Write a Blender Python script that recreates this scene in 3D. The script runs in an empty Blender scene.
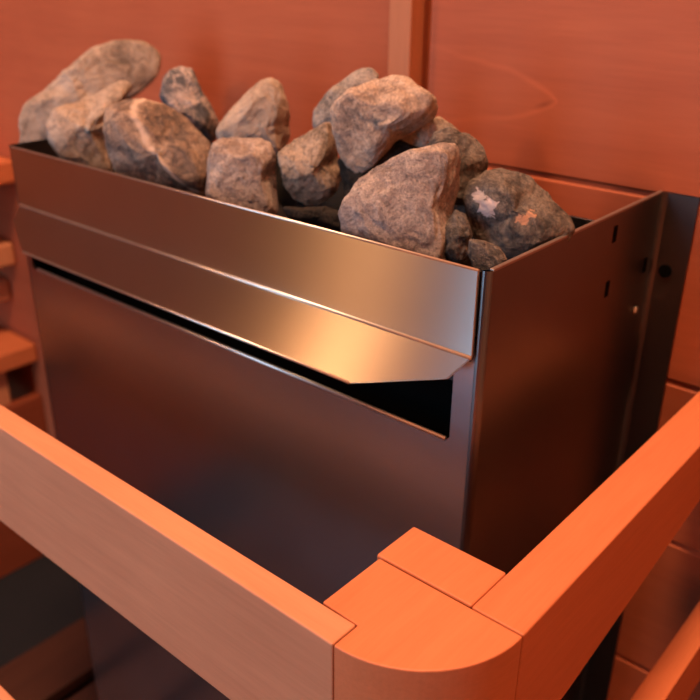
import bpy, bmesh, math, random
import numpy as np
from mathutils import Vector, Matrix, noise
S = bpy.context.scene
C = S.collection
# ------------------------------------------------------------------ camera
CAM = np.array([0.19398538, -0.31870477, 0.82897549])
ROT = np.array([[0.75763133, -0.28015429, 0.58949839],
                [0.65263149, 0.3138573, -0.68961274],
                [0.00817959, 0.90719743, 0.42062564]])
F = 841.893
cd = bpy.data.cameras.new('camera'); cam = bpy.data.objects.new('camera', cd); C.objects.link(cam)
M4 = Matrix.Identity(4)
for i in range(3):
    for j in range(3): M4[i][j] = float(ROT[i, j])
    M4[i][3] = float(CAM[i])
cam.matrix_world = M4
cd.sensor_width = 36; cd.lens = 36 * F / 700; cd.clip_start = 0.01
cd.dof.use_dof = True; cd.dof.focus_distance = 0.375; cd.dof.aperture_fstop = 10.5
S.camera = cam
# ------------------------------------------------------------------ world, lights, exposure
w = bpy.data.worlds.new('daylight'); S.world = w; w.use_nodes = True
w.node_tree.nodes['Background'].inputs[0].default_value = (0.60, 0.80, 1.0, 1)
w.node_tree.nodes['Background'].inputs[1].default_value = 1.0
def area(name, loc, rot, sx, sy, power, col):
    l = bpy.data.lights.new(name, 'AREA'); l.shape = 'RECTANGLE'; l.size = sx; l.size_y = sy
    l.energy = power; l.color = col
    o = bpy.data.objects.new(name, l); C.objects.link(o); o.location = loc; o.rotation_euler = rot
    return o
area('added_door_fill', (-0.58, -1.78, 1.05), (math.radians(90), 0, 0), 0.66, 1.8, 27.0, (0.56, 0.80, 1.06))  # added cool fill behind the made-up glass door
LAMP_COL = (1.0, 0.55, 0.32)
ADDED_CEIL_LAMP = (-0.05, -0.11, 37.0, 0.26)              # x, y, watts, size (unseen, made up to light the rail tops)
ADDED_WALL_LAMP = (-1.46, 1.62, 23.0, 0.24)               # y, z, watts, size (unseen, made up for the shield highlight)
S.view_settings.view_transform = 'Standard'; S.view_settings.look = 'None'
S.view_settings.gamma = 1; S.view_settings.use_curve_mapping = False
S.view_settings.exposure = -0.19

# ------------------------------------------------------------------ pixel to place helper (the photo's geometry, solved once)
def on(px, py, ax, val):
    v = ROT @ np.array([(px - 350) / F, -(py - 350) / F, -1.0])
    return CAM + v * (val - CAM[ax]) / v[ax]

# ------------------------------------------------------------------ node helpers
def newmat(name):
    m = bpy.data.materials.new(name); m.use_nodes = True
    nt = m.node_tree; return m, nt, nt.nodes['Principled BSDF']
def N(nt, t, **kw):
    n = nt.nodes.new(t)
    for k, v in kw.items():
        if k.startswith('i_'): n.inputs[k[2:].replace('_', ' ')].default_value = v
        else: setattr(n, k, v)
    return n
def ramp(nt, fac, stops):
    r = nt.nodes.new('ShaderNodeValToRGB'); e = r.color_ramp.elements
    e[0].position, e[0].color = stops[0][0], (*stops[0][1], 1)
    e[1].position, e[1].color = stops[-1][0], (*stops[-1][1], 1)
    for p, c in stops[1:-1]:
        x = e.new(p); x.color = (*c, 1)
    nt.links.new(fac, r.inputs[0]); return r.outputs[0]
def mix(nt, fac, a, b, mode='MIX'):
    m = nt.nodes.new('ShaderNodeMix'); m.data_type = 'RGBA'; m.blend_type = mode
    for s, v in ((m.inputs[0], fac), (m.inputs[6], a), (m.inputs[7], b)):
        if hasattr(v, 'is_linked'): nt.links.new(v, s)
        else: s.default_value = v if not isinstance(v, tuple) else (*v, 1)
    return m.outputs[2]
def mth(nt, op, *a, clamp=False):
    m = nt.nodes.new('ShaderNodeMath'); m.operation = op; m.use_clamp = clamp
    for s, v in zip(m.inputs, a):
        if hasattr(v, 'is_linked'): nt.links.new(v, s)
        else: s.default_value = v
    return m.outputs[0]

def wood(name, axis='X', c0=(0.40, 0.165, 0.085), c1=(0.56, 0.25, 0.135), scale=1.0, rough=0.62, seed=0.0, figure=None):
    m, nt, b = newmat(name)
    tc = N(nt, 'ShaderNodeTexCoord')
    mp = N(nt, 'ShaderNodeMapping')
    st = {'X': (6, 90, 90), 'Y': (90, 6, 90), 'Z': (90, 90, 6)}[axis]
    mp.inputs['Scale'].default_value = [s * scale for s in st]
    mp.inputs['Location'].default_value = (seed, seed * 1.7, seed * .6)
    nt.links.new(tc.outputs['Object'], mp.inputs[0])
    n1 = N(nt, 'ShaderNodeTexNoise', i_Scale=1.0, i_Detail=4.0, i_Roughness=0.6, i_Distortion=0.6)
    nt.links.new(mp.outputs[0], n1.inputs[0])
    n2 = N(nt, 'ShaderNodeTexNoise', i_Scale=9.0, i_Detail=3.0)
    nt.links.new(tc.outputs['Object'], n2.inputs[0])
    n3 = N(nt, 'ShaderNodeTexNoise', i_Scale=5.0, i_Detail=5.0, i_Roughness=0.7)
    nt.links.new(mp.outputs[0], n3.inputs[0])
    f = mth(nt, 'ADD', mth(nt, 'MULTIPLY', n1.outputs[0], 0.55), mth(nt, 'MULTIPLY', n2.outputs[0], 0.45))
    col = ramp(nt, f, [(0.34, c0), (0.5, tuple((a + d) / 2 for a, d in zip(c0, c1))), (0.66, c1)])
    fine = ramp(nt, n3.outputs[0], [(0.35, (0.93, 0.92, 0.91)), (0.6, (1, 1, 1))])
    col = mix(nt, 1.0, col, fine, 'MULTIPLY')
    if figure:                                   # cathedral figure: a sideways pointed arch in the grain
        x0, z0, kk = figure
        sp = N(nt, 'ShaderNodeSeparateXYZ'); 
        nd = N(nt, 'ShaderNodeTexNoise', i_Scale=14.0, i_Detail=2.0)
        nt.links.new(tc.outputs['Object'], nd.inputs[0]); nt.links.new(tc.outputs['Object'], sp.inputs[0])
        wob = mth(nt, 'MULTIPLY', mth(nt, 'SUBTRACT', nd.outputs[0], 0.5), 0.018)
        u = mth(nt, 'MAXIMUM', mth(nt, 'SUBTRACT', x0, sp.outputs[0]), 0.0)
        v = mth(nt, 'ABSOLUTE', mth(nt, 'ADD', mth(nt, 'SUBTRACT', sp.outputs[2], z0), wob))
        curve = mth(nt, 'MULTIPLY', mth(nt, 'POWER', u, 0.62), kk)
        d = mth(nt, 'ABSOLUTE', mth(nt, 'SUBTRACT', v, curve))
        near = mth(nt, 'LESS_THAN', sp.outputs[0], x0 + 0.001)
        fade = mth(nt, 'SUBTRACT', 1.0, mth(nt, 'MULTIPLY', u, 8.0), clamp=True)
        line = mth(nt, 'SUBTRACT', 1.0, mth(nt, 'MULTIPLY', d, 330.0), clamp=True)
        line = mth(nt, 'MULTIPLY', mth(nt, 'MULTIPLY', line, near), fade)
        col = mix(nt, mth(nt, 'MULTIPLY', line, 0.28), col, tuple(min(1, c * 1.75) for c in c1))
        dx = mth(nt, 'SUBTRACT', sp.outputs[0], x0 - 0.008); dz = mth(nt, 'SUBTRACT', sp.outputs[2], z0 - 0.004)
        rot = mth(nt, 'SUBTRACT', dz, mth(nt, 'MULTIPLY', dx, 0.35))
        k = mth(nt, 'SQRT', mth(nt, 'ADD', mth(nt, 'POWER', mth(nt, 'ABSOLUTE', mth(nt, 'MULTIPLY', dx, 0.33)), 2.0), mth(nt, 'POWER', mth(nt, 'ABSOLUTE', rot), 2.0)))
        kn = mth(nt, 'SUBTRACT', 1.0, mth(nt, 'MULTIPLY', k, 330.0), clamp=True)
        col = mix(nt, mth(nt, 'MULTIPLY', kn, 0.6), col, tuple(c * 0.5 for c in c0))
    nt.links.new(col, b.inputs['Base Color'])
    b.inputs['Roughness'].default_value = rough
    b.inputs['Specular IOR Level'].default_value = 0.25
    bp = N(nt, 'ShaderNodeBump', i_Strength=0.12, i_Distance=0.001)
    nt.links.new(n3.outputs[0], bp.inputs['Height']); nt.links.new(bp.outputs[0], b.inputs['Normal'])
    return m

def steel(name, base=(0.50, 0.49, 0.47), rough=0.35, aniso=1.0, streak='X'):
    m, nt, b = newmat(name)
    b.inputs['Metallic'].default_value = 1.0
    b.inputs['Anisotropic'].default_value = aniso
    cx = N(nt, 'ShaderNodeCombineXYZ'); cx.inputs[2].default_value = 1.0
    nt.links.new(cx.outputs[0], b.inputs['Tangent'])
    tc = N(nt, 'ShaderNodeTexCoord'); mp = N(nt, 'ShaderNodeMapping')
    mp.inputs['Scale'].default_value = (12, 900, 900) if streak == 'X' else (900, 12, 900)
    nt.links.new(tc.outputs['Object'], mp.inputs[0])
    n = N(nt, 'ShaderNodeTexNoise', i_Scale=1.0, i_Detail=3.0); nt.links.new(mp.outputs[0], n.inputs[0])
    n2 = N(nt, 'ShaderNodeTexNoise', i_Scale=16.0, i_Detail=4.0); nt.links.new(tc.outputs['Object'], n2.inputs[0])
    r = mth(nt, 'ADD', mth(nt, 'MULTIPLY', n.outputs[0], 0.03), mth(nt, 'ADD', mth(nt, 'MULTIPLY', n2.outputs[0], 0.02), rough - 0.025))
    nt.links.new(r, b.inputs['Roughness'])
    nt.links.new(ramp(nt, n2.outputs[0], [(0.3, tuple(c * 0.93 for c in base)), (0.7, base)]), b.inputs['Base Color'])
    return m

def flat(name, col, rough=0.6, metal=0.0):
    m, nt, b = newmat(name)
    b.inputs['Metallic'].default_value = metal; b.inputs['Roughness'].default_value = rough
    tc = N(nt, 'ShaderNodeTexCoord'); n = N(nt, 'ShaderNodeTexNoise', i_Scale=60.0, i_Detail=3.0)
    nt.links.new(tc.outputs['Object'], n.inputs[0])
    nt.links.new(ramp(nt, n.outputs[0], [(0.3, tuple(c * 0.85 for c in col)), (0.7, col)]), b.inputs['Base Color'])
    return m

# ------------------------------------------------------------------ mesh helpers
def link(name, bm, mat, parent=None, smooth=False, loc=None):
    """bm is in world space; loc makes it the object's origin (parent already placed)."""
    me = bpy.data.meshes.new(name)
    if smooth:
        for f in bm.faces: f.smooth = True
    o = bpy.data.objects.new(name, me); C.objects.link(o)
    org = Vector(loc) if loc is not None else Vector((0, 0, 0))
    po = Vector(parent['_org']) if parent is not None and '_org' in parent else Vector((0, 0, 0))
    if loc is None and parent is not None: org = po
    bmesh.ops.translate(bm, verts=bm.verts, vec=-org)
    bm.to_mesh(me); bm.free()
    if mat: me.materials.append(mat)
    if parent is not None:
        o.parent = parent; o.location = org - po
    else:
        o.location = org
    o['_org'] = list(org)
    return o
def thing(name, label, cat, loc, group=None):
    o = bpy.data.objects.new(name, None); C.objects.link(o); o.location = loc; o.empty_display_size = 0.02
    o['label'] = label; o['category'] = cat; o['_org'] = list(loc)
    if group: o['group'] = group
    return o
def tag(o, label, cat, group=None):
    o['label'] = label; o['category'] = cat
    if group: o['group'] = group
    return o
def box(x0, x1, y0, y1, z0, z1, bev=0.0, seg=2, bm=None):
    b = bmesh.new()
    bmesh.ops.create_cube(b, size=1.0)
    for v in b.verts:
        v.co = Vector(((x0 + x1) / 2 + v.co.x * (x1 - x0), (y0 + y1) / 2 + v.co.y * (y1 - y0), (z0 + z1) / 2 + v.co.z * (z1 - z0)))
    if bev: bmesh.ops.bevel(b, geom=list(b.edges), offset=bev, segments=seg, affect='EDGES', profile=0.5)
    if bm is None: return b
    me = bpy.data.meshes.new('t'); b.to_mesh(me); b.free(); bm.from_mesh(me); bpy.data.meshes.remove(me); return bm
def prism(poly, axis, a, b_, bm=None, bev=0.0):
    """extrude a closed 2D polygon along an axis. axis X: poly is (y,z); Y: (x,z); Z: (x,y)"""
    b = bmesh.new()
    mk = {'X': lambda p, t: (t, p[0], p[1]), 'Y': lambda p, t: (p[0], t, p[1]), 'Z': lambda p, t: (p[0], p[1], t)}[axis]
    A = [b.verts.new(mk(p, a)) for p in poly]; B = [b.verts.new(mk(p, b_)) for p in poly]
    b.faces.new(A); b.faces.new(B)
    n = len(poly)
    for i in range(n): b.faces.new((A[i], A[(i + 1) % n], B[(i + 1) % n], B[i]))
    bmesh.ops.recalc_face_normals(b, faces=list(b.faces))
    if bev:
        eds = [e for e in b.edges if e.is_manifold and e.calc_face_angle(0) > 0.5]
        bmesh.ops.bevel(b, geom=eds, offset=bev, segments=2, affect='EDGES', profile=0.5)
    if bm is None: return b
    me = bpy.data.meshes.new('t'); b.to_mesh(me); b.free(); bm.from_mesh(me); bpy.data.meshes.remove(me); return bm
def cyl(c, axis, r, h, seg=24, bm=None, r2=None):
    b = bmesh.new() if bm is None else bm
    rot = {'X': Matrix.Rotation(math.pi / 2, 4, 'Y'), 'Y': Matrix.Rotation(math.pi / 2, 4, 'X'), 'Z': Matrix.Identity(4)}[axis]
    bmesh.ops.create_cone(b, cap_ends=True, segments=seg, radius1=r, radius2=r if r2 is None else r2, depth=h,
                          matrix=Matrix.Translation(c) @ rot)
    return b

# ------------------------------------------------------------------ materials
tipL = on(556, 100, 1, 0.203)
W_WALL = wood('cedar_wall_boards', 'X', (0.41, 0.105, 0.045), (0.48, 0.130, 0.055), 0.7, 0.6, 3.1,
              figure=(float(tipL[0]), float(tipL[2]), 0.115))
W_DARK = wood('darkened_boards', 'Y', (0.17, 0.055, 0.028), (0.23, 0.078, 0.040), 0.7, 0.6, 1.3)  # tone kept dark to cut bounced light and reflections in the steel
W_LOW = wood('dark_red_panel', 'Y', (0.22, 0.05, 0.020), (0.27, 0.065, 0.028), 0.7, 0.6, 1.3)
W_SHADE = wood('shade_dark_duckboard', 'Y', (0.05, 0.016, 0.009), (0.075, 0.026, 0.014), 0.7, 0.6, 1.3)  # slats coloured near-black for the shade by the floor
W_SIDE = wood('pale_bounce_boards', 'Y', (0.72, 0.42, 0.25), (0.80, 0.50, 0.32), 0.7, 0.6, 1.3)  # wall tone made pale to bounce light onto the right guard rail
W_X = wood('alder_rail_lengthwise', 'X', (0.54, 0.23, 0.120), (0.64, 0.285, 0.150), 1.0, 0.55, 5.2)
W_Y = wood('alder_rail_crosswise', 'Y', (0.55, 0.165, 0.066), (0.62, 0.195, 0.080), 1.0, 0.55, 7.7)
W_Z = wood('cedar_upright', 'Z', (0.50, 0.19, 0.09), (0.60, 0.23, 0.115), 1.0, 0.6, 2.2)
W_BLOCK = wood('alder_corner_block', 'Y', (0.56, 0.175, 0.070), (0.63, 0.205, 0.085), 1.0, 0.5, 9.4)
STEEL = steel('brushed_steel_front')
STEEL_S = steel('brushed_steel_side', base=(0.18, 0.172, 0.175), rough=0.32, aniso=0.4, streak='Y')  # base darkened to stand in for dark reflections on the side
STEEL_P = steel('satin_steel_panel', base=(0.50, 0.54, 0.60), rough=0.24, aniso=0.35)  # blue tint in the base stands in for cool reflections
EDGE = flat('polished_steel_edge', (0.66, 0.62, 0.56), 0.38, 1.0)
EDGE_S = flat('dull_steel_edge', (0.45, 0.40, 0.37), 0.45, 1.0)
DARK = flat('dark_steel', (0.05, 0.045, 0.045), 0.55, 0.6)  # plain dark tone for the basket floor and band backing
BLACK = flat('cavity_shade_black', (0.003, 0.003, 0.003), 1.0)  # black stands in for shade in the opening, slots and hole
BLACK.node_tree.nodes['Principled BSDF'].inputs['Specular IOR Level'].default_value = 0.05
SCREW = flat('zinc_screw', (0.75, 0.70, 0.58), 0.3, 1.0)
FLOOR = flat('dark_floor_tile', (0.007, 0.0065, 0.0065), 0.9)

# ------------------------------------------------------------------ the room
YW = 0.203; XL, XR, YF, ZC = -1.46, 0.78, -1.62, 2.13
def board_profile(z0, z1, y, pitch, first):
    """polygon (y,z) of a boarded wall face with V grooves; wall body lies behind y"""
    pts = [(y + 0.03, z0), (y, z0)]
    z = first
    while z < z1 - 0.01:
        if z > z0 + 0.01:
            pts += [(y, z - 0.0052), (y + 0.0030, z - 0.0016), (y + 0.0058, z - 0.0012), (y + 0.0058, z + 0.0002), (y, z + 0.0004)]
        z += pitch
    pts += [(y, z1), (y + 0.03, z1)]
    return pts
def structure(name, bm, mat):
    o = link(name, bm, mat); o['kind'] = 'structure'; return o
first = 0.698 - 0.1215 * 5
back = board_profile(0, ZC, YW, 0.1215, first)
wb = prism(back, 'X', -0.1790, XR + 0.03)
prism(board_profile(0, ZC, YW, 0.25, 0.10), 'X', XL - 0.03, -0.1860, wb)
box(-0.1860, -0.1790, YW + 0.007, YW + 0.03, 0, ZC, bm=wb)
structure('wall_back', wb, W_WALL)
lf = [(-p[0], p[1]) for p in board_profile(0, ZC, -XL, 0.1215, first)]
structure('wall_left', prism(lf, 'Y', YF - 0.03, YW), W_DARK)
rf = board_profile(0, ZC, XR, 0.1215, first)
structure('wall_right', prism(rf, 'Y', YF - 0.03, YW), W_SIDE)
# front wall with the made-up doorway
DX0, DX1, DZ = -0.95, -0.22, 1.95
fb = bmesh.new()
fp = lambda z0, z1: [(2 * YF - (YF) - (p[0] - 0) , p[1]) for p in board_profile(z0, z1, 0.0, 0.1215, first)]
prism(fp(0, ZC), 'X', XL - 0.03, DX0, fb); prism(fp(0, ZC), 'X', DX1, XR + 0.03, fb); box(DX0, DX1, YF - 0.03, YF, DZ, ZC, bm=fb)
structure('wall_front', fb, W_DARK)
structure('floor', box(XL - 0.03, XR + 0.03, YF - 0.03, YW + 0.03, -0.03, 0), FLOOR)
structure('ceiling', box(XL - 0.03, XR + 0.03, YF - 0.03, YW + 0.03, ZC, ZC + 0.03), W_DARK)
# unseen glass door with a wooden frame, made up for the cool light
gm, nt, b = newmat('clear_door_glass')
tr = N(nt, 'ShaderNodeBsdfTransparent'); gl = N(nt, 'ShaderNodeBsdfGlossy'); gl.inputs['Roughness'].default_value = 0.02
mx = N(nt, 'ShaderNodeMixShader'); mx.inputs[0].default_value = 0.08
tr.inputs[0].default_value = (0.93, 0.97, 1, 1)
nt.links.new(tr.outputs[0], mx.inputs[1]); nt.links.new(gl.outputs[0], mx.inputs[2]); nt.links.new(mx.outputs[0], nt.nodes['Material Output'].inputs[0])
dfm = bmesh.new()
for x0, x1, z0, z1 in ((DX0, DX0 + 0.04, 0, DZ), (DX1 - 0.04, DX1, 0, DZ), (DX0, DX1, DZ - 0.04, DZ)): box(x0, x1, YF - 0.03, YF + 0.012, z0, z1, 0.002, bm=dfm)
door = structure('added_door_1', dfm, W_Z)
link('glass_pane', box(DX0 + 0.042, DX1 - 0.042, YF - 0.016, YF - 0.008, 0.01, DZ - 0.042), gm, door)
hb = cyl((DX0 + 0.09, YF + 0.03, 1.0), 'Z', 0.012, 0.22, 16)
for z in (0.92, 1.08): cyl((DX0 + 0.09, YF + 0.01, z), 'Y', 0.007, 0.04, 12, hb)
link('door_handle', hb, W_Z, door, True)
# batten on the back wall
structure('trim_1', box(-0.2045, -0.1847, YW - 0.0166, YW, 0.0, ZC, 0.0012), W_Z)

# ------------------------------------------------------------------ unseen lamps, made up for the warm light
em, nt, b = newmat('frosted_lamp_glass')
b.inputs['Base Color'].default_value = (1, 0.8, 0.6, 1); b.inputs['Emission Color'].default_value = (1, 0.62, 0.34, 1); b.inputs['Emission Strength'].default_value = 4
lx, ly, power, size = ADDED_CEIL_LAMP
lt = thing('added_ceiling_lamp', 'made-up round frosted ceiling lamp, unseen, lighting the heater from above', 'lamp', (lx, ly, ZC))
link('lamp_base', cyl((lx, ly, ZC - 0.008), 'Z', size * 0.55, 0.016, 48), W_Z, lt)
sb = bmesh.new(); bmesh.ops.create_uvsphere(sb, u_segments=32, v_segments=16, radius=size * 0.45, matrix=Matrix.Translation((lx, ly, ZC - 0.016)) @ Matrix.Diagonal((1, 1, 0.3, 1)))
bmesh.ops.delete(sb, geom=[v for v in sb.verts if v.co.z > ZC - 0.012], context='VERTS')
link('lamp_shade', sb, em, lt, True)
ld = bpy.data.lights.new('added_lamp_light', 'AREA'); ld.shape = 'DISK'; ld.size = size; ld.energy = power; ld.color = LAMP_COL
lo = bpy.data.objects.new('added_lamp_light', ld); C.objects.link(lo); lo.location = (lx, ly, ZC - 0.02 - size * 0.15)
ly, lz, power, size = ADDED_WALL_LAMP
lt = thing('added_wall_lamp', 'made-up round frosted wall lamp, unseen, for the warm highlight on the shield', 'lamp', (XL, ly, lz))
link('lamp_base', cyl((XL + 0.008, ly, lz), 'X', size * 0.55, 0.016, 48), W_Z, lt)
sb = bmesh.new(); bmesh.ops.create_uvsphere(sb, u_segments=32, v_segments=16, radius=size * 0.45, matrix=Matrix.Translation((XL + 0.016, ly, lz)) @ Matrix.Diagonal((0.3, 1, 1, 1)))
bmesh.ops.delete(sb, geom=[v for v in sb.verts if v.co.x < XL + 0.012], context='VERTS')
link('lamp_shade', sb, em, lt, True)
ld = bpy.data.lights.new('added_lamp_light', 'AREA'); ld.shape = 'DISK'; ld.size = size; ld.energy = power; ld.color = (1.0, 0.43, 0.16)
lo = bpy.data.objects.new('added_lamp_light', ld); C.objects.link(lo); lo.location = (XL + 0.02 + size * 0.15, ly, lz); lo.rotation_euler = (0, math.radians(-90), math.radians(40))

# ------------------------------------------------------------------ bench and backrest beyond the heater
bn = thing('sauna_bench', 'low orange wooden bench against the back wall left of the heater', 'bench', (-1.1, -0.2, 0))
for i in range(5):
    x1 = -0.822 - i * 0.124
    link('bench_slat', box(x1 - 0.112, x1, -0.62, YW - 0.001, 0.318, 0.345, 0.003), W_Y, bn)
for y in (-0.55, 0.12): link('support_beam', box(XL + 0.002, -0.835, y, y + 0.04, 0.262, 0.318, 0.002), W_X, bn)
for y in (-0.55, 0.12): link('leg', box(XL + 0.01, XL + 0.048, y, y + 0.04, 0.0, 0.262, 0.002), W_DARK, bn)
link('side_panel', box(-0.845, -0.829, -0.60, YW - 0.001, 0.0, 0.262, 0.002), W_LOW, bn)
ub = thing('sauna_bench', 'upper wooden bench at the left edge, its unseen overhang made up to shade the wall', 'bench', (-1.1, -0.1, 0))  # overhang made up to shade the wall below; only its edge shows
for i in range(5):
    x1 = -0.800 - i * 0.127
    link('bench_slat', box(x1 - 0.115, x1, -0.55, YW - 0.001, 0.572, 0.602, 0.004), W_Y, ub)
for y in (-0.5, 0.12): link('support_beam', box(XL + 0.002, -0.86, y, y + 0.04, 0.520, 0.572, 0.002), W_X, ub)
for x1, z0, z1 in ((-0.838, 0.455, 0.487), (-0.866, 0.398, 0.428)):
    link('wall_cleat', box(XL + 0.01, x1, YW - 0.050, YW - 0.001, z0, z1, 0.004), W_X, ub)
for y in (-0.5, 0.12): link('leg', box(XL + 0.004, XL + 0.04, y, y + 0.04, 0.346, 0.520, 0.002), W_Z, ub)

db = thing('duckboard', 'dim wooden duckboard slats on the dark floor below the bench', 'duckboard', (-0.43, -0.3, 0))
for x in (-0.635, -0.530, -0.425, -0.320): link('slat', box(x, x + 0.085, -0.9, 0.19, 0.016, 0.034, 0.002), W_SHADE, db)
for y in (-0.8, 0.16): link('crosspiece', box(-0.635, -0.235, y, y + 0.03, 0.0, 0.016), W_SHADE, db)

# ------------------------------------------------------------------ heater
HX0 = -0.4220; HX1 = 0.0055; HB = 0.12; ZT = 0.70; ZB = 0.10
ht = thing('sauna_heater', 'brushed stainless steel sauna heater with an angled lip, mounted on the back wall', 'heater', (-0.21, 0.1, ZB))
t = 0.0018
# front corner posts with rounded edge + side sheets as one bent sheet each
def side_sheet(sx):
    # plan outline in (x,y), a bent sheet: small front return, rounded corner, side, back flange on the wall
    r = 0.004; out = []; inn = []
    X = HX1 if sx > 0 else HX0
    s = 1 if sx > 0 else -1
    path = [(X - s * 0.0045, 0.0)]
    for k in range(0, 7):
        a = k / 6 * math.pi / 2
        path.append((X - s * r + s * r * math.sin(a), r - r * math.cos(a)))
    path += [(X, YW - 0.0045)]
    path += [(X + s * 0.001, YW - 0.0025), (X + s * 0.003, YW - 0.0018), (X + s * 0.0222, YW - 0.0018)]
    # offset inwards
    P = [Vector(p) for p in path]; off = []
    for i, p in enumerate(P):
        a = P[max(0, i - 1)]; c = P[min(len(P) - 1, i + 1)]
        d = (c - a).normalized(); n = Vector((-d.y, d.x)) * s
        off.append(p + n * t)
    return [tuple(p) for p in P] + [tuple(p) for p in reversed(off)]
for sx in (1, -1):
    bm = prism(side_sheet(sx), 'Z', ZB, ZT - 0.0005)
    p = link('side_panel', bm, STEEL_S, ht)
    if sx > 0:
        sp_ = p
link('top_edge', box(HX1 - 0.0022, HX1 + 0.0002, 0.003, YW - 0.003, ZT - 0.0012, ZT + 0.0004, 0.0003, 1), EDGE_S, ht).parent = sp_
# slots, mounting hole, screw on the right side
def slot(px, py):
    c = on(px, py, 0, HX1)
    return box(HX1 - 0.0005, HX1 + 0.0003, c[1] - 0.0024, c[1] + 0.0024, c[2] - 0.005, c[2] + 0.005, 0.0002, 1)
for px, py in ((615, 234), (607, 289), (645, 265)):
    link('vent_slot', slot(px, py), BLACK, sp_)
c = on(665, 271, 1, YW - 0.002)
link('mounting_hole', cyl((c[0], YW - 0.0021, c[2]), 'Y', 0.0042, 0.0012, 24), BLACK, sp_)
c = on(637, 308, 0, HX1)
sb = cyl((HX1 + 0.0008, c[1] - 0.004, c[2]), 'X', 0.0028, 0.0018, 20)
bmesh.ops.bevel(sb, geom=[e for e in sb.edges], offset=0.0004, segments=2, affect='EDGES')
link('screw', sb, SCREW, sp_, True)['label'] = 'small pale screw head'
# shield above (one bent plate: upright band + lip)
ya, yb = -0.0030, -0.0012
SX0 = -0.4115
band = bmesh.new(); prism([(ya, 0.6562), (ya, ZT), (yb, ZT + 0.0004), (yb, 0.6556)], 'X', SX0, 0.0010, band, 0.0004)
shield = link('splash_shield', band, STEEL, ht)
for nm_, yy_, zz_, rr_ in (('bend_edge', -0.0030, 0.6558, 0.0011), ('top_edge', -0.0023, ZT, 0.0008)):
    e_ = link(nm_, cyl(((SX0 + 0.001) / 2, yy_, zz_), 'X', rr_, 0.001 - SX0 - 0.0004, 16), EDGE, ht, True); e_.parent = shield
lp = bmesh.new()
# lip outline in its own plane: parameters (x, s) with s outwards-down; thickness along the normal
dirv = Vector((0, -0.0249, -0.0239)); nv = Vector((0, 0.69, -0.72)) * 0.0012
L = [(SX0, 0.0), (-0.4060, 0.42), (-0.372, 1.0), (-0.0550, 1.0), (-0.0055, 0.42), (0.0010, 0.0)]
base = lambda x, s: Vector((x, ya + 0.0004, 0.6565)) + dirv * s
A = [lp.verts.new(base(*q)) for q in L]; B = [lp.verts.new(base(*q) + nv) for q in L]
lp.faces.new(A); lp.faces.new(B)
for i in range(6): lp.faces.new((A[i], A[(i + 1) % 6], B[(i + 1) % 6], B[i]))
bmesh.ops.recalc_face_normals(lp, faces=list(lp.faces))
bmesh.ops.bevel(lp, geom=list(lp.edges), offset=0.0004, segments=2, affect='EDGES')
ed = base(0, 1.0)
lip = link('lip', lp, STEEL, ht)
e_ = link('lip_edge', cyl(((-0.372 - 0.055) / 2, ed.y + 0.0003, ed.z), 'X', 0.0008, 0.316, 16), EDGE, ht, True); e_.parent = lip
# lower front panel with its hemmed top edge
fpoly = [(HX0 + 0.0046, ZB), (HX1 - 0.0046, ZB), (HX1 - 0.0046, 0.665), (-0.0105, 0.665), (-0.0105, 0.6060), (-0.0125, 0.6035),
         (HX0 + 0.0120, 0.6035), (HX0 + 0.0100, 0.6060), (HX0 + 0.0100, 0.665), (HX0 + 0.0046, 0.665)]
link('front_panel', prism(fpoly, 'Y', 0.0, 0.0014), STEEL_P, ht)
hm = cyl((-0.209, 0.0004, 0.6042), 'X', 0.0013, 0.392, 12)
link('hemmed_edge', hm, EDGE, ht, True)
# black sheet painting the shade behind the opening, floor of the stone basket, rear basket plate
link('shade_sheet', box(HX0 + 0.006, HX1 - 0.006, 0.022, 0.024, ZB, 0.636), BLACK, ht)
link('basket_floor', box(HX0 + 0.006, HX1 - 0.006, 0.0045, HB, 0.636, 0.638), DARK, ht)
link('basket_back', box(HX0 + 0.003, HX1 - 0.0025, HB, HB + 0.0015, ZB, ZT - 0.003, 0.0003, 1), STEEL_P, ht)
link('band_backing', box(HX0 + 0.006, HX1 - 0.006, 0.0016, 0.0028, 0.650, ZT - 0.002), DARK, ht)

# ------------------------------------------------------------------ guard rail: two tiers
def tier(top, bot, yo, yi, xi, xo, rise, name_l, name_r, name_c):
    # rounded corner block
    R = xo - 0.0255
    cx, cy = xo - R, yo + R
    seam = cy
    pts = [(0.0055 + (xo - 0.0795), yi), (0.0055 + (xo - 0.0795), seam - 0.0004), (xo, seam - 0.0004)]
    n = 28
    for k in range(1, n + 1):
        a = -k / n * math.pi / 2
        pts.append((cx + R * math.cos(a), cy + R * math.sin(a)))
    pts.append((cx, yi - 0.0006)); 
    cb = prism(pts, 'Z', bot, top, bev=0.0007)
    o = link('corner_block', cb, W_BLOCK)
    tag(o, name_c, 'guard rail block')
    # front rail
    o1 = tag(link('guard_rail', box(-0.795, cx - 0.0006, yo, yi - 0.0008, bot, top, 0.0009), W_X), name_l, 'guard rail')
    # right rail, L-shaped in plan: it carries the little return block behind the seam
    o2 = tag(link('guard_rail', prism([(seam + 0.0003, bot), (-0.02, bot + 0.002), (YW - 0.001, bot + rise), (YW - 0.001, top), (seam + 0.0003, top)], 'X', xi, xo, bev=0.0009), W_Y), name_r, 'guard rail')
    return cx, seam
TOP, BOT = 0.583, 0.5052
tier(TOP, BOT, -0.1300, -0.1146, 0.0545, 0.0795, 0.038,
     'long orange wooden guard rail across the front of the heater', 'orange wooden guard rail running along the right of the heater to the wall',
     'orange corner block with a rounded outer edge joining the two upper guard rails')
tag(link('filler_block', box(0.0028, 0.0542, -0.0752, -0.0468, BOT, TOP, 0.0010), W_BLOCK),
    'narrow orange block glued behind the rounded corner block, beside the right guard rail', 'guard rail block')
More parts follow.
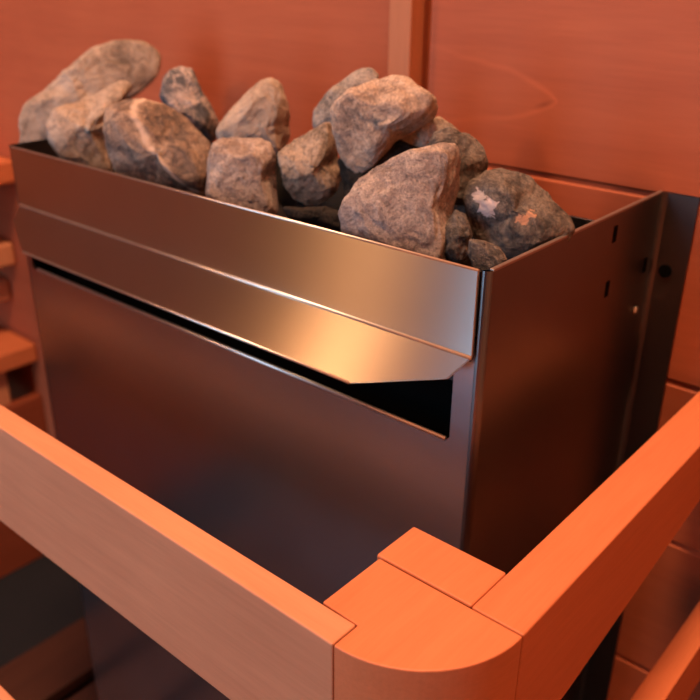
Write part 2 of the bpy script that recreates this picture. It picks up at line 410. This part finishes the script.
tier(0.440, 0.388, -0.1880, -0.1722, 0.0855, 0.1012, 0.006,
     'lower wooden guard rail below the front rail, at the bottom left corner', 'lower wooden guard rail below the right one, at the bottom right corner',
     'rounded corner block joining the two lower guard rails')
# corner post joining the tiers
tag(link('guard_post', box(0.008, 0.040, -0.112, -0.080, 0.0, BOT - 0.0005, 0.001), W_Z), 'wooden post under the corner of the guard rail', 'post')

# ------------------------------------------------------------------ stones
def stone_mat(name, dark, mid, light, patch=None, vein=None, scale=1.0, seed=0.0, grain=1.0):
    m, nt, b = newmat(name)
    tc = N(nt, 'ShaderNodeTexCoord'); mp = N(nt, 'ShaderNodeMapping'); mp.inputs['Location'].default_value = (seed, seed * .3, -seed)
    nt.links.new(tc.outputs['Object'], mp.inputs[0]); P = mp.outputs[0]
    big = N(nt, 'ShaderNodeTexNoise', i_Scale=32.0 * scale, i_Detail=3.0, i_Roughness=0.55, i_Distortion=0.8); nt.links.new(P, big.inputs[0])
    med = N(nt, 'ShaderNodeTexNoise', i_Scale=130.0 * scale, i_Detail=6.0, i_Roughness=0.72, i_Distortion=1.2); nt.links.new(P, med.inputs[0])
    fin = N(nt, 'ShaderNodeTexNoise', i_Scale=700.0, i_Detail=4.0, i_Roughness=0.8); nt.links.new(P, fin.inputs[0])
    f = mth(nt, 'ADD', mth(nt, 'MULTIPLY', big.outputs[0], 0.5), mth(nt, 'MULTIPLY', med.outputs[0], 0.5))
    col = ramp(nt, f, [(0.38, dark), (0.47, mid), (0.57, light)])
    sp = ramp(nt, fin.outputs[0], [(0.36, (0.45, 0.45, 0.45)), (0.50, (1, 1, 1)), (0.66, (1.5, 1.46, 1.40))])
    col = mix(nt, 0.8 * grain, col, sp, 'MULTIPLY')
    # fine scratches / mineral flecks
    vo = N(nt, 'ShaderNodeTexVoronoi', i_Scale=210.0); vo.feature = 'DISTANCE_TO_EDGE'
    dm = N(nt, 'ShaderNodeTexNoise', i_Scale=90.0, i_Detail=3.0); nt.links.new(P, dm.inputs[0])
    dist = mix(nt, 0.12, P, dm.outputs[1], 'LINEAR_LIGHT')
    nt.links.new(dist, vo.inputs[0])
    fl = mth(nt, 'MULTIPLY', mth(nt, 'LESS_THAN', vo.outputs[0], 0.035), mth(nt, 'GREATER_THAN', med.outputs[0], 0.52))
    col = mix(nt, mth(nt, 'MULTIPLY', fl, 0.45), col, tuple(min(1, c * 1.5) for c in light))
    sx = N(nt, 'ShaderNodeSeparateXYZ'); nt.links.new(tc.outputs['Object'], sx.inputs[0])
    if vein:
        for (nx, ny, nz, d0, wd, vc) in vein:
            dd = mth(nt, 'ADD', mth(nt, 'ADD', mth(nt, 'MULTIPLY', sx.outputs[0], nx), mth(nt, 'MULTIPLY', sx.outputs[1], ny)), mth(nt, 'ADD', mth(nt, 'MULTIPLY', sx.outputs[2], nz), -d0))
            dd = mth(nt, 'ADD', dd, mth(nt, 'MULTIPLY', mth(nt, 'SUBTRACT', big.outputs[0], 0.5), 0.007))
            k = mth(nt, 'SUBTRACT', 1.3, mth(nt, 'DIVIDE', mth(nt, 'ABSOLUTE', dd), wd), clamp=True)
            col = mix(nt, mth(nt, 'MULTIPLY', k, 0.85), col, vc)
    if patch:
        for (x, y, z, r, pc) in patch:
            q = N(nt, 'ShaderNodeVectorMath', operation='DISTANCE'); nt.links.new(tc.outputs['Object'], q.inputs[0]); q.inputs[1].default_value = (x, y, z)
            dd = mth(nt, 'ADD', q.outputs[1], mth(nt, 'MULTIPLY', mth(nt, 'SUBTRACT', med.outputs[0], 0.5), 0.018))
            k = mth(nt, 'MULTIPLY', mth(nt, 'SUBTRACT', r, dd), 1500.0, clamp=True)
            col = mix(nt, mth(nt, 'MULTIPLY', k, 0.9), col, pc)
    nt.links.new(col, b.inputs['Base Color'])
    b.inputs['Roughness'].default_value = 0.72; b.inputs['Specular IOR Level'].default_value = 0.35
    h = mth(nt, 'ADD', mth(nt, 'MULTIPLY', med.outputs[0], 0.8), mth(nt, 'MULTIPLY', fin.outputs[0], 0.3))
    bp = N(nt, 'ShaderNodeBump', i_Strength=0.8, i_Distance=0.0018)
    nt.links.new(h, bp.inputs['Height']); nt.links.new(bp.outputs[0], b.inputs['Normal'])
    return m

VX, VY, VZ = ROT[:, 0], ROT[:, 1], ROT[:, 2]     # axes of the picture: used only to read each stone's outline
def stone(outline, y, label, mat, seed, depth=0.8, facets=5, hard=0.5, fx=()):
    """a solid stone: the photo's outline gives its girth, `depth` its thickness; facets and noise shape the rest"""
    pts = np.array(outline, float)
    # area centroid
    x, yy = pts[:, 0], pts[:, 1]; xs, ys = np.roll(x, -1), np.roll(yy, -1)
    cr = x * ys - xs * yy; a = cr.sum() / 2
    cpx = ((x + xs) * cr).sum() / (6 * a); cpy = ((yy + ys) * cr).sum() / (6 * a)
    c = on(cpx, cpy, 1, y)
    dist = np.dot(c - CAM, -VZ)
    k = dist / F
    P2 = np.stack([(pts[:, 0] - cpx) * k, -(pts[:, 1] - cpy) * k], 1)
    ang = np.arctan2(P2[:, 1], P2[:, 0])
    # dense outline radius lookup by ray casting
    def rad(t):
        d = np.array([math.cos(t), math.sin(t)]); best = 0
        for i in range(len(P2)):
            p, q = P2[i], P2[(i + 1) % len(P2)]
            e = q - p; den = d[0] * e[1] - d[1] * e[0]
            if abs(den) < 1e-12: continue
            tt = (p[0] * e[1] - p[1] * e[0]) / den; u = (p[0] * d[1] - p[1] * d[0]) / den
            if tt > 0 and -1e-6 <= u <= 1 + 1e-6: best = max(best, tt)
        return best
    NT = 180
    R = np.array([rad(2 * math.pi * i / NT - math.pi) for i in range(NT)])
    ker = np.array([1, 2, 3, 2, 1.]); ker /= ker.sum()
    Rs = sum(np.roll(R, s - 2) * ker[s] for s in range(5))
    Rm = float(np.sqrt((Rs ** 2).mean()))
    rnd = random.Random(seed)
    fac = []
    for _ in range(facets):
        th = rnd.uniform(0, 2 * math.pi); el = rnd.uniform(0.6, 1.3)
        sgn = 1 if rnd.random() < 0.75 else -1
        fac.append((Vector((math.cos(th) * math.cos(el), math.sin(th) * math.cos(el), sgn * math.sin(el))), rnd.uniform(0.62, 0.82)))
    for (ax, ay, az, h) in fx: fac.append((Vector((ax, ay, az)).normalized(), h))
    bm = bmesh.new(); bmesh.ops.create_icosphere(bm, subdivisions=6, radius=1.0)
    so = Vector((seed * 3.1, seed * 1.7, -seed * 2.3))
    D = Rm * depth
    X, Y, Z = Vector(VX), Vector(VY), Vector(VZ)
    # view axis of this very stone, so that the outline is its true girth
    Zs = Vector(CAM - c).normalized(); Xs = X; Xs = (Xs - Zs * Xs.dot(Zs)).normalized(); Ys = Zs.cross(Xs)
    for v in bm.verts:
        n = v.co.copy(); q = n.copy()
        for fn, h in fac:
            dd = q.dot(fn) - h
            if dd > 0: q -= fn * dd * 0.88
        t = math.atan2(n.y, n.x); fi = (t + math.pi) / (2 * math.pi) * NT
        i0 = int(fi) % NT; i1 = (i0 + 1) % NT; fr = fi - int(fi)
        r = Rs[i0] * (1 - fr) + Rs[i1] * fr
        rho = math.hypot(q.x, q.y)
        rho0 = math.hypot(n.x, n.y)
        sh = rho ** 0.86 if rho > 0 else 0
        px = math.cos(t) * r * sh; py = math.sin(t) * r * sh
        pz = (abs(q.z) ** 0.92) * (1 if q.z >= 0 else -1) * D
        nz = noise.fractal(n * 1.6 + so, 1.0, 2.0, 4) * 0.07 + noise.fractal(n * 7 + so, 0.9, 2.0, 3) * 0.014 - abs(noise.noise(n * 3.1 - so)) * 0.035 + 0.012
        g = 1 + nz
        co = Xs * px * g + Ys * py * g + Zs * pz * (1 + nz * 1.4)
        v.co = Vector(c) + co
    o = link('sauna_stone', bm, mat, None, True, tuple(c))
    tag(o, label, 'stone', 'sauna stones heaped on the heater')
    return o

TAN = ((0.139, 0.107, 0.082), (0.271, 0.213, 0.164), (0.394, 0.32, 0.254))
GREY = ((0.101, 0.09, 0.083), (0.187, 0.169, 0.151), (0.317, 0.281, 0.245))
DRK = ((0.03, 0.026, 0.023), (0.074, 0.062, 0.054), (0.163, 0.136, 0.112))
MAUVE = ((0.136, 0.108, 0.096), (0.232, 0.188, 0.168), (0.352, 0.296, 0.256))
mt = {
 'a': stone_mat('stone_tan_smooth', *TAN, seed=1.0, scale=0.8, grain=0.5),
 'b': stone_mat('stone_tan_grey', *TAN, seed=4.0, scale=1.0),
 'c': stone_mat('stone_veined', (0.07, 0.058, 0.055), (0.18, 0.13, 0.10), (0.33, 0.245, 0.18), seed=2.3, scale=1.1,
                vein=[(0.85, 0.0, 0.50, 0.010, 0.0012, (0.62, 0.50, 0.40))]),
 'd': stone_mat('stone_dark_banded', (0.04, 0.04, 0.045), (0.10, 0.10, 0.105), (0.40, 0.33, 0.29), seed=6.1, scale=1.1),
 'e': stone_mat('stone_mauve', *MAUVE, seed=8.8, scale=0.9),
 'f': stone_mat('stone_brown', (0.07, 0.055, 0.042), (0.19, 0.145, 0.105), (0.34, 0.265, 0.20), seed=3.7, scale=1.2),
 'g': stone_mat('stone_pale_pitted', (0.17, 0.125, 0.10), (0.30, 0.225, 0.175), (0.44, 0.345, 0.27), seed=5.9, scale=1.0),
 'h': stone_mat('stone_dark_speckled', *DRK, seed=7.2, scale=1.4),
 'i': stone_mat('stone_grey', *GREY, seed=9.9),
 'k': stone_mat('stone_gap_shade', (0.005, 0.0048, 0.0045), (0.010, 0.009, 0.008), (0.026, 0.023, 0.02), seed=0.4),  # near-black colour stands in for shade between and under the stones
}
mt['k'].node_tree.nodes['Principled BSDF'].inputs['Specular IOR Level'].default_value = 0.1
PATCHES = [(486, 211, 0.0048, (0.66, 0.52, 0.46)), (476, 196, 0.0034, (0.52, 0.42, 0.36)), (490, 206, 0.0032, (0.62, 0.50, 0.44)),
           (524, 221, 0.0036, (0.52, 0.28, 0.17)), (530, 213, 0.0028, (0.50, 0.27, 0.16))]
def surface_at(o, px, py):
    """the point of the stone's near side seen at this place of the photo"""
    d = ROT @ np.array([(px - 350) / F, -(py - 350) / F, -1.0]); d /= np.linalg.norm(d)
    co = np.array([tuple(v.co) for v in o.data.vertices]) + np.array(tuple(o.location)) - CAM
    t = co @ d; off = np.linalg.norm(co - np.outer(t, d), axis=1)
    i = min((j for j in range(len(t)) if off[j] < 0.0015), key=lambda j: t[j], default=int(off.argmin()))
    return tuple(o.data.vertices[i].co)

ST = [
 # outline, y, label, material, seed, depth
 ([(19,152),(20,118),(26,103),(45,92),(75,65),(95,50),(118,42),(140,44),(157,52),(161,62),(155,78),(140,92),(100,112),(60,130),(45,160)], 0.088,
  'long pale tan stone lying aslant at the far left end of the heap', 'a', 11, 0.62),
 ([(50,125),(58,110),(80,100),(105,88),(125,79),(135,86),(128,98),(113,112),(108,135),(108,175),(85,175),(60,160),(50,140)], 0.040,
  'tan and grey stone at the left end, in front of the long pale stone', 'b', 12, 0.6),
 ([(108,119),(113,109),(131,104),(148,102),(168,105),(184,115),(200,132),(210,148),(213,175),(206,200),(165,200),(131,185),(112,170),(107,141)], 0.036,
  'rounded brown and grey stone crossed by a pale vein', 'c', 13, 0.62),
 ([(160,96),(164,82),(174,71),(184,67),(194,71),(200,86),(210,105),(218,122),(214,140),(197,135),(180,120),(165,108)], 0.088,
  'small dark slate-coloured stone with a pale top, behind the veined stone', 'd', 14, 0.7),
 ([(217,130),(226,116),(243,99),(260,84),(270,79),(280,86),(286,99),(293,116),(293,135),(283,155),(251,162),(220,154)], 0.090,
  'pointed tan stone rising behind the squarish mauve one', 'a', 15, 0.65),
 ([(210,160),(214,146),(222,138),(234,136),(260,136),(271,144),(277,161),(280,184),(279,215),(257,222),(217,212),(204,196),(208,178)], 0.034,
  'squarish mauve-brown stone with a flat top at the front rim', 'e', 16, 0.6),
 ([(278,153),(294,141),(314,130),(329,123),(337,136),(343,159),(347,173),(338,190),(320,203),(306,206),(291,198),(283,184),(280,167)], 0.058,
  'brown egg-shaped stone in the middle, left below the big pale top stone', 'f', 17, 0.66),
 ([(311,127),(314,110),(326,93),(343,81),(360,70),(371,68),(379,76),(378,100),(345,125),(325,138)], 0.098,
  'grey-brown stone peeking out behind the big pale top stone', 'i', 18, 0.6),
 ([(330,113),(335,101),(350,90),(372,80),(392,75),(405,77),(420,88),(434,97),(438,107),(434,118),(410,136),(390,152),(374,165),(362,173),(350,167),(338,151),(331,135)], 0.070,
  'big pale pitted stone on top of the heap', 'g', 19, 0.55),
 ([(339,213),(343,200),(356,184),(376,169),(395,158),(412,149),(432,146),(451,145),(457,150),(458,165),(461,190),(458,215),(452,245),(444,266),(410,262),(370,250),(346,236)], 0.028,
  'largest front stone, pinkish grey with a straight right side', 'e', 20, 0.5),
 ([(388,158),(392,146),(404,137),(414,133),(426,124),(437,117),(450,124),(459,132),(455,150),(430,160)], 0.098,
  'brown stone wedged behind the big top stone and the speckled one', 'f', 21, 0.7),
 ([(424,150),(432,134),(450,128),(468,134),(480,147),(487,162),(485,180),(476,195),(464,208),(440,200)], 0.066,
  'dark speckled brown stone right behind the largest front stone', 'h', 22, 0.6),
 ([(464,199),(469,181),(483,167),(499,163),(516,168),(533,181),(550,196),(564,212),(573,226),(566,240),(541,252),(516,262),(499,260),(479,248),(467,222)], 0.066,
  'dark brown stone with pale pink patches in the right corner', 'h', 23, 0.62),
 ([(470,240),(484,240),(499,248),(507,259),(503,274),(488,280),(474,270),(468,254)], 0.018,
  'small smooth grey stone below the dark patched stone in the right corner', 'h', 24, 0.7),
 ([(444,225),(455,210),(466,214),(472,235),(470,256),(458,266),(444,255)], 0.040,
  'small brown stone in the gap between the largest front stone and the dark patched stone', 'h', 25, 0.8),
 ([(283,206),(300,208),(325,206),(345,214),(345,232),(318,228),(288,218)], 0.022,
  'stone coloured black for shade, low in the gap below the brown egg-shaped stone', 'k', 26, 0.6),
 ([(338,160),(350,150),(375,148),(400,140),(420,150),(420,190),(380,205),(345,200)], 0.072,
  'added filler stone coloured black for shade in the gap between the big top stone and the largest front stone', 'k', 27, 0.5),
]
FX = {20: [(0, 0.0, 1, 0.55), (0.95, -0.05, 0.45, 0.62), (-0.5, 0.5, 0.8, 0.7)],
      19: [(-0.5, -0.25, 1, 0.5), (0.7, -0.55, 0.6, 0.55), (0.1, 0.9, 0.7, 0.6)],
      12: [(0.3, -0.5, 0.9, 0.5), (0.1, 0.8, 0.6, 0.45)],
      13: [(-0.5, -0.4, 0.9, 0.5), (0.35, 0.55, 0.75, 0.5)],
      16: [(0, 0.95, 0.5, 0.62), (0, -0.1, 1, 0.55), (0.9, -0.2, 0.5, 0.6)],
      17: [(0.8, 0.1, 0.6, 0.4), (-0.4, 0.5, 0.8, 0.55), (-0.2, -0.7, 0.7, 0.6)],
      23: [(-0.5, -0.35, 0.9, 0.55), (0.55, 0.5, 0.7, 0.5), (-0.1, 0.9, 0.5, 0.6)]}
for o_, y_, lab, mk, sd, dp in ST:
    so_ = stone(o_, y_, lab, mt[mk], sd, dp, fx=FX.get(sd, ()), facets=3 if sd in FX else 5)
    if sd == 23:
        so_.data.materials[0] = stone_mat('stone_dark_patched', *DRK, patch=[(*surface_at(so_, a_, b_), r_, c_) for a_, b_, r_, c_ in PATCHES], seed=7.9, scale=1.2)
# lower layer that carries the heap
rnd = random.Random(5)
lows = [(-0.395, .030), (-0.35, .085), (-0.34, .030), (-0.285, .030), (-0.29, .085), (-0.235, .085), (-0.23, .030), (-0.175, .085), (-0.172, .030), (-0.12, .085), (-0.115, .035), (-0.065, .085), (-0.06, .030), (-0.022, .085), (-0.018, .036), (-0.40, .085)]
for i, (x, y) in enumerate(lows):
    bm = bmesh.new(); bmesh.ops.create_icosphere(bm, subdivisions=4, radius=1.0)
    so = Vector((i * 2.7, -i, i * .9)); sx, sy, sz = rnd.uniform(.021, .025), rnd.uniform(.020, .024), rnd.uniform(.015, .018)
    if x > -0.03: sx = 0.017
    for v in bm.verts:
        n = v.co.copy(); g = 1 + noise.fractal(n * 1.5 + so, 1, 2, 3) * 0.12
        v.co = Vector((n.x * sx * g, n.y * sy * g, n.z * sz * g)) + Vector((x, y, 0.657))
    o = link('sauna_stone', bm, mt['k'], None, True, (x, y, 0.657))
    tag(o, 'rounded stone in the lower layer, coloured black for the shade under the heap', 'stone', 'shade-dark stones of the lower layer')
for o in bpy.data.objects:
    if '_org' in o: del o['_org']
